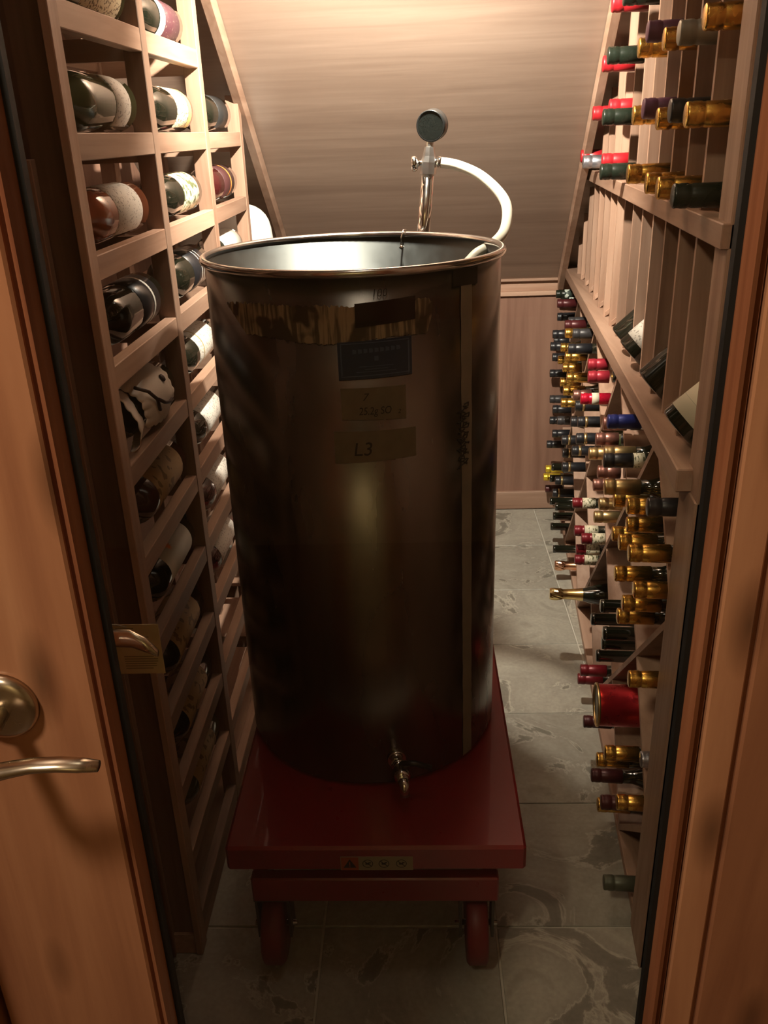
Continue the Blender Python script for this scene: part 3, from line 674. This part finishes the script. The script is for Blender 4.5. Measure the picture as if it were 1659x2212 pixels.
for c, ids in cells.items():
    ids.sort(key=lambda i: -LOW[i][2]); ct = {}; tt = {}
    for i in ids: tt[LOW[i][0]] = tt.get(LOW[i][0], 0) + 1
    for i in ids:
        key, Y, z, off = LOW[i]; n = ct.get(key, 0); ct[key] = n + 1
        w_ = WORDS[key]
        lab = f"{w_} bottle, {names[c]}" if tt[key] == 1 else (f"{w_} bottle, {'topmost' if n == 0 else ORD[n] + ' down'} of these in {names[c]}")
        neck_bottle(key, Y, z, off, lab, 'bottle necks in the diamond bins', 1.0 if Y > 1.6 else 1.02)
# red gift tin lying in the lower bins
tn = thing('gift_tin', 'red cylindrical gift tin with gold rim lying in the lower bin', 'tin', tuple(rp(1.60, .268, .052)))
tn.rotation_euler = (0, 0, -TH)
link('tin_body', MB().lathe([(.004, .0465), (.27, .0465), (.272, .04)], 36).mesh('tin_body', plain('red_tin', (.40, .012, .02), .28, .7)), tn)
link('rim', MB().lathe([(.006, .0462), (.004, .0485), (0, .0485), (-.001, .0470), (.001, .0455), (.006, .0450)], 36, cap=False).mesh('rim', PGOLD), tn)
link('lid', MB().lathe([(.003, .001), (.003, .0452), (.006, .0460)], 36).mesh('lid', plain('tin_end', (.12, .10, .05), .35, .8)), tn)
# ---- display bottles leaning back on the shelf
def display(k, label, lab, a, b_, extra=None, ridge=False):
    tl = math.radians(43)
    root = thing('display_bottle', label, 'bottle', tuple(rp(1.283 + .1215 * k, 1.013, .010)), 'bottles leaning on the display shelf')
    root.rotation_euler = (0, -tl, -TH)
    r = .0385
    prof = [(.006, .012), (0, .030), (.0015, .0355), (.005, r), (.19, r), (.205, .037), (.222, .028), (.238, .0175), (.25, .0145), (.30, .0138), (.301, .015), (.31, .015), (.3105, .001)]
    link('glass_body', MB().lathe(prof, 32).mesh('glass_body', DARKGLASS), root)
    if lab: link('label', MB().lathe([(a, r - .0003), (a, r + .0006), (b_, r + .0006), (b_, r - .0003)], 28, cap=False, a0=-.5, a1=PI + .6).mesh('label', lab), root)
    for (ea, eb, em) in (extra or []): link('label_stripe', MB().lathe([(ea, r - .0003), (ea, r + .0010), (eb, r + .0010), (eb, r - .0003)], 28, cap=False).mesh('label_stripe', em), root)
    return root
display(5, 'dark display bottle with fine ringed band, farthest of four leaning on the shelf', None, 0, 0, [(.088, .0892, SILVER), (.094, .0946, CHARFOIL), (.100, .1006, CHARFOIL), (.106, .1066, CHARFOIL)])
display(4, 'dark display bottle with white rectangular label, second from back on shelf', PR_WHITE, .024, .066)
display(2, 'plain black glossy display bottle without label, on shelf', None, 0, 0)
display(0, 'display bottle with large cream label at near end of shelf', CREAM, .020, .115, [(.044, .0445, GREY), (.094, .0945, GREY)])

# ------------------------------------------------------------------ lift cart
ct = thing('lift_cart', 'red hydraulic lift cart carrying the steel tank', 'cart', (-.083, 1.53, 0))
cx0, cx1, cy0, cy1 = -.342, .176, 1.12, 1.95
m = MB().box(cx0, cx1, cy0, cy1, .277, .33); obj('platform', m, REDPAINT, ct, bev=.005)
m = MB().box(-.312, .134, 1.15, 1.175, .170, .226).box(-.312, -.285, 1.175, 1.90, .170, .226).box(.107, .134, 1.175, 1.90, .170, .226).box(-.312, .134, 1.875, 1.90, .170, .226)
obj('base_frame', m, REDPAINT, ct, bev=.003)
for x in (-.24, .05):
    for s in (0, 1):
        q = (.2285, .2755) if s == 0 else (.2755, .2285)
        y0, y1 = 1.22, 1.86; xx = x + .016 * s
        m = MB(); hh = .010
        m.hexa([(xx, y0, q[0] - hh * 0), (xx + .012, y0, q[0]), (xx + .012, y1, q[1] - .0), (xx, y1, q[1]), (xx, y0, q[0] + .0 + hh), (xx + .012, y0, q[0] + hh), (xx + .012, y1, q[1] + hh), (xx, y1, q[1] + hh)])
        m.v = [(v[0], v[1], min(v[2], .2768)) for v in m.v]
        obj('scissor_arm', m, REDPAINT, ct)
for k, (x, y) in enumerate([(.097, 1.190), (-.282, 1.190), (.097, 1.84), (-.282, 1.84)]):
    wr = .074
    M = Matrix(((1, 0, 0, x), (0, 1, 0, y), (0, 0, 1, wr), (0, 0, 0, 1)))
    wh = obj('wheel', MB().lathe([(-.0195, .02), (-.0195, wr - .006), (-.0150, wr), (.0150, wr), (.0195, wr - .006), (.0195, .02)], 32, M), REDWHEEL, ct)
    m = MB()
    m.box(x - .032, x - .027, y - .022, y + .022, wr - .014, .170).box(x + .027, x + .032, y - .022, y + .022, wr - .014, .170).box(x - .032, x + .032, y - .028, y + .028, .158, .1695)
    obj('fork', m, plain('dark_fork_steel', (.10, .09, .08), .4, .8) if k == 0 else bpy.data.materials['dark_fork_steel'], ct)
    m = MB().lathe([(-.040, .0055), (.040, .0055)], 12, M); obj('axle', m, CHROME, ct)
# push handle behind the tank
hd = MB(); hd.tube([(-.29, 1.93, .20), (-.29, 1.99, .25), (-.29, 2.03, .60), (-.29, 2.04, .80)], .012, 10).tube([(.11, 1.93, .20), (.11, 1.99, .25), (.11, 2.03, .60), (.11, 2.04, .80)], .012, 10).tube([(-.30, 2.04, .80), (.12, 2.04, .80)], .012, 10)
obj('push_handle', hd, CHROME, ct)
lbm = MB().box(-.143, -.018, 1.1188, 1.1199, .2805, .3105); dc = obj('warning_decal', lbm, plain('decal_white', (.30, .26, .17), .6), ct)
m = MB().box(-.1420, -.1120, 1.1182, 1.1189, .2812, .3098); obj('decal_orange', m, plain('decal_orange_ink', (.35, .07, .02), .6), dc)
m = MB(); 
def tri(m, cx, cz, r, y, th=.0006, inv=False):
    p = [(cx + r * math.cos(a), cz + r * math.sin(a)) for a in (PI / 2, PI * 7 / 6, PI * 11 / 6)]
    m.add([(a, y, b_) for a, b_ in p] + [(a, y + th, b_) for a, b_ in p], [(0, 1, 2), (5, 4, 3), (0, 3, 4, 1), (1, 4, 5, 2), (2, 5, 3, 0)])
tri(m, -.127, .2935, .0125, 1.1176)
for cx_ in (-.096, -.068, -.038):
    n = 20; R1, R2 = .0092, .0080
    for q in range(n):
        a, b_ = 2 * PI * q / n, 2 * PI * (q + 1) / n
        m.add([(cx_ + R2 * math.cos(a), 1.1184, .2955 + R2 * math.sin(a)), (cx_ + R1 * math.cos(a), 1.1184, .2955 + R1 * math.sin(a)), (cx_ + R1 * math.cos(b_), 1.1184, .2955 + R1 * math.sin(b_)), (cx_ + R2 * math.cos(b_), 1.1184, .2955 + R2 * math.sin(b_))], [(0, 1, 2, 3)])
    m.add([(cx_ - .0070, 1.1184, .3010), (cx_ - .0060, 1.1184, .3022), (cx_ + .0070, 1.1184, .2900), (cx_ + .0060, 1.1184, .2888)], [(0, 1, 2, 3)])
    m.box(cx_ - .004, cx_ + .003, 1.1184, 1.1187, .2935, .2965); m.box(cx_ + .001, cx_ + .0055, 1.1184, 1.1187, .2965, .2985)
obj('decal_symbols', m, INK, dc)
obj('exclamation_mark', MB().box(-.1277, -.1263, 1.1170, 1.1176, .2930, .3000).box(-.1277, -.1263, 1.1170, 1.1176, .2895, .2912), bpy.data.materials['decal_orange_ink'], dc)

# ------------------------------------------------------------------ tank
TC = (-.10, 1.52); TR = .25; TZ0, TZ1 = .331, 1.262
tk = thing('steel_tank', 'tall open-topped cylindrical stainless steel wine tank on red cart', 'tank', (TC[0], TC[1], TZ0))
MZ = Matrix(((0, 0, 1, TC[0]), (0, 1, 0, TC[1]), (1, 0, 0, 0), (0, 0, 0, 1)))   # profile axis -> z
m = MB().lathe([(TZ1, TR - .001), (TZ1, TR - .002), (TZ0 + .014, TR - .002), (TZ0 + .010, .001)], 128, MZ, cap=False)
obj('inner_liner', m, INNER, tk)
m = MB().lathe([(TZ0, TR - .012), (TZ0 + .004, TR - .004), (TZ0 + .012, TR), (TZ1, TR), (TZ1, TR - .001)], 128, MZ, cap=False)
m.lathe([(TZ0, .001), (TZ0, TR - .012)], 128, MZ, cap=False)
obj('shell', m, TANK, tk)
m = MB(); ns, nt_ = 128, 12
for i in range(ns):
    a = 2 * PI * i / ns
    for k in range(nt_):
        b_ = 2 * PI * k / nt_; R_ = TR + .002 + .0065 * math.cos(b_)
        m.v.append((TC[0] + R_ * math.cos(a), TC[1] + R_ * math.sin(a), TZ1 + .003 + .0065 * math.sin(b_)))
for i in range(ns):
    for k in range(nt_):
        i2, k2 = (i + 1) % ns, (k + 1) % nt_; m.f.append((i * nt_ + k, i2 * nt_ + k, i2 * nt_ + k2, i * nt_ + k2)); m.m.append(0); m.sm.append(True)
obj('rolled_rim', m, STEEL, tk)
def cpt(ang, z, d=0): a = math.radians(ang); return (TC[0] + (TR + d) * math.cos(a), TC[1] + (TR + d) * math.sin(a), z)
def patch(name, pts_fn, mat, d=.0006, nu=24, parent=None):
    # pts_fn(u) -> (angle, z_bottom, z_top)
    m = MB(); n = nu + 1
    for s_ in (d, .00005):
        for i in range(n):
            a, z0, z1 = pts_fn(i / nu); m.v += [cpt(a, z0, s_), cpt(a, z1, s_)]
    f = []
    for i in range(nu):
        f.append((2 * i, 2 * i + 2, 2 * i + 3, 2 * i + 1))
        f.append((2 * i + 1, 2 * i + 3, 2 * n + 2 * i + 3, 2 * n + 2 * i + 1)); f.append((2 * i, 2 * n + 2 * i, 2 * n + 2 * i + 2, 2 * i + 2))
    f.append((0, 1, 2 * n + 1, 2 * n)); f.append((2 * n - 2, 4 * n - 2, 4 * n - 1, 2 * n - 1))
    for q in f: m.f.append(q); m.m.append(0); m.sm.append(False)
    return obj(name, m, mat, parent or tk)
rg = random.Random(9)
def resid_fn(u):
    a = -139 + 80 * u
    env = min(1, u * 8, (1 - u) * 25 + .3)
    lo = 1.213 - (.045 + .0 * u) * env + .004 * math.sin(u * 9) + rg.uniform(-.0015, .0015)
    hi = 1.213 + .006 * env + rg.uniform(-.003, .003) + .006 * max(0, u - .6)
    return a, lo, hi
patch('torn_paper_band', resid_fn, RESID, .0005, 120)
def rect(a0, a1, z00, z01, z10, z11): return lambda u: (a0 + (a1 - a0) * u, z00 + (z10 - z00) * u, z01 + (z11 - z01) * u)
patch('dark_sticker', rect(-86.6, -65.7, 1.187, 1.222, 1.194, 1.228), DARKST, .0010)
bs = patch('blue_sticker', rect(-93.1, -67.3, 1.109, 1.166, 1.112, 1.170), BLUEST, .0008)
for (a0, a1, z0, z1) in ((-92.2, -68.2, 1.1625, 1.1638), (-92.2, -68.2, 1.1130, 1.1143)):
    patch('border_line', rect(a0, a1, z0, z1, z0 + .003, z1 + .003), BLUELN, .0011, parent=bs)
for (a0, a1) in ((-92.2, -91.7), (-68.7, -68.2)): patch('border_line', rect(a0, a1, 1.114, 1.163, 1.116, 1.165), BLUELN, .0011, 2, parent=bs)
patch('masking_tape', rect(-92.8, -69.8, 1.047, 1.096, 1.043, 1.096), TAPE, .0008)
patch('masking_tape', rect(-96.0, -66.3, .975, 1.028, .979, 1.027), TAPE, .0008)
def strip_fn(u):
    z0, z1 = .340, 1.232; return None
m = MB(); nz = 120
for s_ in (.0006,):
    for i in range(nz + 1):
        u = i / nz; z = .338 + (1.232 - .338) * u
        w0 = -43.9 - 2.5 * u; w1 = w0 + 6.0 + .12 * math.sin(u * 60)
        m.v += [cpt(w0 + .1 * math.sin(u * 90), z, s_), cpt(w1, z, s_)]
for i in range(nz): m.f.append((2 * i, 2 * i + 1, 2 * i + 3, 2 * i + 2)); m.m.append(0); m.sm.append(False)
obj('scale_strip', m, STRIP, tk)
patch('dark_clip_plate', rect(-50, -37.2, 1.233, 1.258, 1.231, 1.256), DARKST, .0012)
# writing wrapped on the tank
def writing(txt, ang0, z0, h, mat, name='handwriting', slant=.15, rot=0.0, parent=None, d=.0014, bold=.0, sx=1.0):
    cu = bpy.data.curves.new(name, 'FONT'); cu.body = txt; cu.size = h; cu.shear = slant; cu.offset = bold
    to = bpy.data.objects.new(name, cu); COL.objects.link(to)
    bpy.context.view_layer.update()
    me = bpy.data.meshes.new_from_object(to.evaluated_get(bpy.context.evaluated_depsgraph_get()))
    bpy.data.objects.remove(to)
    base = parent or tk
    L = tk.location
    for v in me.vertices:
        x, y = v.co.x * sx, v.co.y
        x, y = x * math.cos(rot) - y * math.sin(rot), x * math.sin(rot) + y * math.cos(rot)
        p = cpt(ang0 + math.degrees(x / TR), z0 + y, d); v.co = (p[0] - L[0], p[1] - L[1], p[2] - L[2])
    me.materials.clear(); me.materials.append(mat); me.name = name
    return link(name, me, base)
writing('L3', -89.5, .988, .031, INK, d=.0018)
writing('7', -85.5, 1.076, .017, INK, slant=.3, d=.0018)
writing('25.2g SO', -86.8, 1.054, .017, INK, sx=.8, d=.0018)
writing('2', -73.0, 1.0525, .010, INK, d=.0018)
writing('100', -81.0, 1.231, .016, INK, bold=-.0002)
writing('ANALYTICAL', -90.5, 1.148, .0085, BLUELN, parent=None) if False else None
for q in range(9):    # faint unreadable print rows of the blue sticker
    a = -88 + q * 1.9
    patch('print_mark', rect(a, a + 1.3, 1.148 + .0004 * q, 1.155 + .0004 * q, 1.149 + .0004 * q, 1.154 + .0004 * q), BLUELN, .0011, 2, parent=bs)
for (z, a0, a1) in ((1.128, -86, -74), (1.124, -84, -76), (1.120, -87, -73)): patch('print_mark', rect(a0, a1, z, z + .0008, z + .001, z + .0018), BLUELN, .0011, 6, parent=bs)
patch('print_mark', rect(-80.6, -79.2, 1.137, 1.144, 1.137, 1.144), BLUELN, .0011, 2, parent=bs)
# black scribble on the scale strip
m = MB(); pts = []
for i in range(90):
    u = i / 89; z = 1.045 - .105 * u
    a = -44.6 + 1.9 * math.sin(i * 1.25) + 1.3 * math.sin(i * .47)
    pts.append(cpt(a, z + .003 * math.sin(i * 2.1), .0016))
m.tube(pts, .0011, 5); obj('scribble', m, INK, tk)
# drain valve low on the front
def valve():
    a = math.radians(-77.5); d = Vector((math.cos(a), math.sin(a), 0)); s_ = Vector((-d.y, d.x, 0)); b0 = Vector((TC[0], TC[1], .392)) + d * TR
    v = MB(); v.tube([b0 - d * .004, b0 + d * .006], .017, 20); v.tube([b0, b0 + d * .03], .010, 16); v.tube([b0 + d * .014, b0 + d * .024], .0135, 6)
    obj('valve_flange', v, CHROME, tk)
    v = MB(); v.tube([b0 + d * .028, b0 + d * .034, b0 + d * .052, b0 + d * .058], [.011, .0145, .0145, .011], 18); v.tube([b0 + d * .052, b0 + d * .066 - Vector((0, 0, .006)), b0 + d * .072 - Vector((0, 0, .026))], [.010, .010, .0095], 14)
    obj('valve_body', v, CHROME, tk)
    v = MB(); v.tube([b0 + d * .043, b0 + d * .043 + Vector((0, 0, .022))], .005, 10); v.tube([b0 + d * .043 + Vector((0, 0, .022)), b0 + d * .048 + s_ * .025 + Vector((0, 0, .022)), b0 + d * .055 + s_ * .052 + Vector((0, 0, .012))], [.006, .0055, .0065], 10)
    obj('valve_lever', v, BLACKPL, tk)
valve()
# wire hook on the back rim and a scrap of paper inside
m = MB(); hx = -.02; yb_ = TC[1] + math.sqrt(TR ** 2 - (hx - TC[0]) ** 2)
m.tube([(hx + .012, yb_ + .012, 1.262), (hx + .010, yb_ + .006, 1.2735), (hx + .004, yb_ - .008, 1.274), (hx, yb_ - .012, 1.262), (hx - .001, yb_ - .012, 1.247)], .0016, 8); m.tube([(hx - .003, yb_ - .012, 1.245), (hx + .003, yb_ - .012, 1.241)], .004, 8)
obj('wire_hook', m, CHROME, tk)

# ------------------------------------------------------------------ hand pump with gauge and hose
pm = thing('hand_pump', 'chrome standpipe with black pressure gauge and milky white hose', 'pump', (.02, 1.80, .331))
m = MB().tube([(-.060, 1.80, .333), (.024, 1.80, 1.27), (.0345, 1.80, 1.378)], .0125, 24); obj('pipe', m, CHROME, pm)
m = MB().lathe([(.331, .03), (.337, .03), (.340, .014)], 24, Matrix(((0, 0, 1, -.06), (0, 1, 0, 1.80), (1, 0, 0, 0), (0, 0, 0, 1)))); obj('foot', m, CHROME, pm)
m = MB(); m.tube([(.034, 1.80, 1.372), (.0355, 1.80, 1.393), (.0365, 1.80, 1.404), (.0375, 1.80, 1.420)], [.0155, .0155, .0125, .0095], 8)
m.tube([(.0375, 1.80, 1.418), (.0385, 1.80, 1.432)], .007, 12)
m.sm = [False] * len(m.sm)
obj('valve_block', m, plain('brushed_aluminium', (.62, .62, .60), .32, 1), pm)
m = MB(); m.tube([(.030, 1.80, 1.392), (.012, 1.80, 1.391)], .0055, 10); m.tube([(.0145, 1.80, 1.391), (.010, 1.80, 1.391), (.004, 1.80, 1.3905), (.002, 1.80, 1.3905)], [.010, .0145, .0145, .011], 10); obj('knob', m, CHROME, pm)
m = MB(); m.tube([(.045, 1.80, 1.393), (.054, 1.798, 1.3925)], .0085, 6); m.tube([(.054, 1.798, 1.3925), (.060, 1.797, 1.392)], .0105, 16); obj('hose_clamp', m, CHROME, pm)
gd = Vector((-.30, -.93, -.12)).normalized(); gc = Vector((.0425, 1.80, 1.4575))
gq = gd.to_track_quat('X', 'Z').to_matrix().to_4x4(); gq.translation = gc
m = MB(); m.lathe([(-.016, .001), (-.016, .026), (-.012, .0285), (.010, .0285), (.013, .0270), (.011, .0245)], 40, gq); obj('gauge_case', m, BLACKPL, pm)
m = MB(); m.lathe([(.0113, .001), (.0115, .0245)], 40, gq, cap=False); obj('gauge_dial', m, plain('dark_dial', (.007, .009, .008), .30, 0, noise=.5, nscale=600), pm)
m = MB()
for t, ln in ((PI * .95, .019),):
    m.add([gq @ Vector((.0122, .0009, 0)), gq @ Vector((.0122, -.0009, 0)), gq @ Vector((.0122, ln * math.cos(t), ln * math.sin(t)))], [(0, 1, 2)])
obj('gauge_needle', m, INK, pm)
def bez(P, n=40):
    out = []
    Pv = [Vector(p) for p in P]; Pe = [Pv[0] * 2 - Pv[1]] + Pv + [Pv[-1] * 2 - Pv[-2]]
    for i in range(1, len(Pe) - 2):
        for k in range(n // (len(P) - 1)):
            t = k / (n // (len(P) - 1)); a, b_, c, d = Pe[i - 1:i + 3]
            out.append(.5 * ((2 * b_) + (c - a) * t + (2 * a - 5 * b_ + 4 * c - d) * t * t + (3 * b_ - a - 3 * c + d) * t ** 3))
    out.append(Pv[-1]); return out
hs = bez([(.054, 1.798, 1.3925), (.095, 1.79, 1.384), (.140, 1.765, 1.362), (.176, 1.72, 1.322), (.172, 1.67, 1.280), (.145, 1.625, 1.257), (.108, 1.60, 1.238), (.07, 1.58, 1.18), (.06, 1.56, 1.0)], 80)
obj('hose', MB().tube(hs, .0098, 16), HOSE, pm)

# ------------------------------------------------------------------ lamp fixture (just above the picture)
fx = thing('ceiling_lamp', 'small round spot lamp on a short stem above the tank', 'lamp', LA)
em, nt, b = newmat('lamp_lens'); b.inputs['Emission Color'].default_value = (1, .85, .68, 1); b.inputs['Emission Strength'].default_value = 6
obj('stem', MB().tube([(LA[0], LA[1] - .035, LA[2] + .03), (LA[0], LA[1] - .035, slz(LA[1] - .035) - .002)], .006, 10), STEEL, fx)
q = (Vector((-0.25, 2.75, 1.40)) - Vector(LA)).normalized().to_track_quat('X', 'Z').to_matrix().to_4x4(); q.translation = Vector(LA)
obj('housing', MB().lathe([(-.075, .001), (-.073, .020), (-.06, .028), (-.028, .032), (-.030, .027)], 28, q), STEEL, fx)
obj('lens', MB().lathe([(-.0305, .001), (-.030, .0265)], 28, q, cap=False), em, fx)
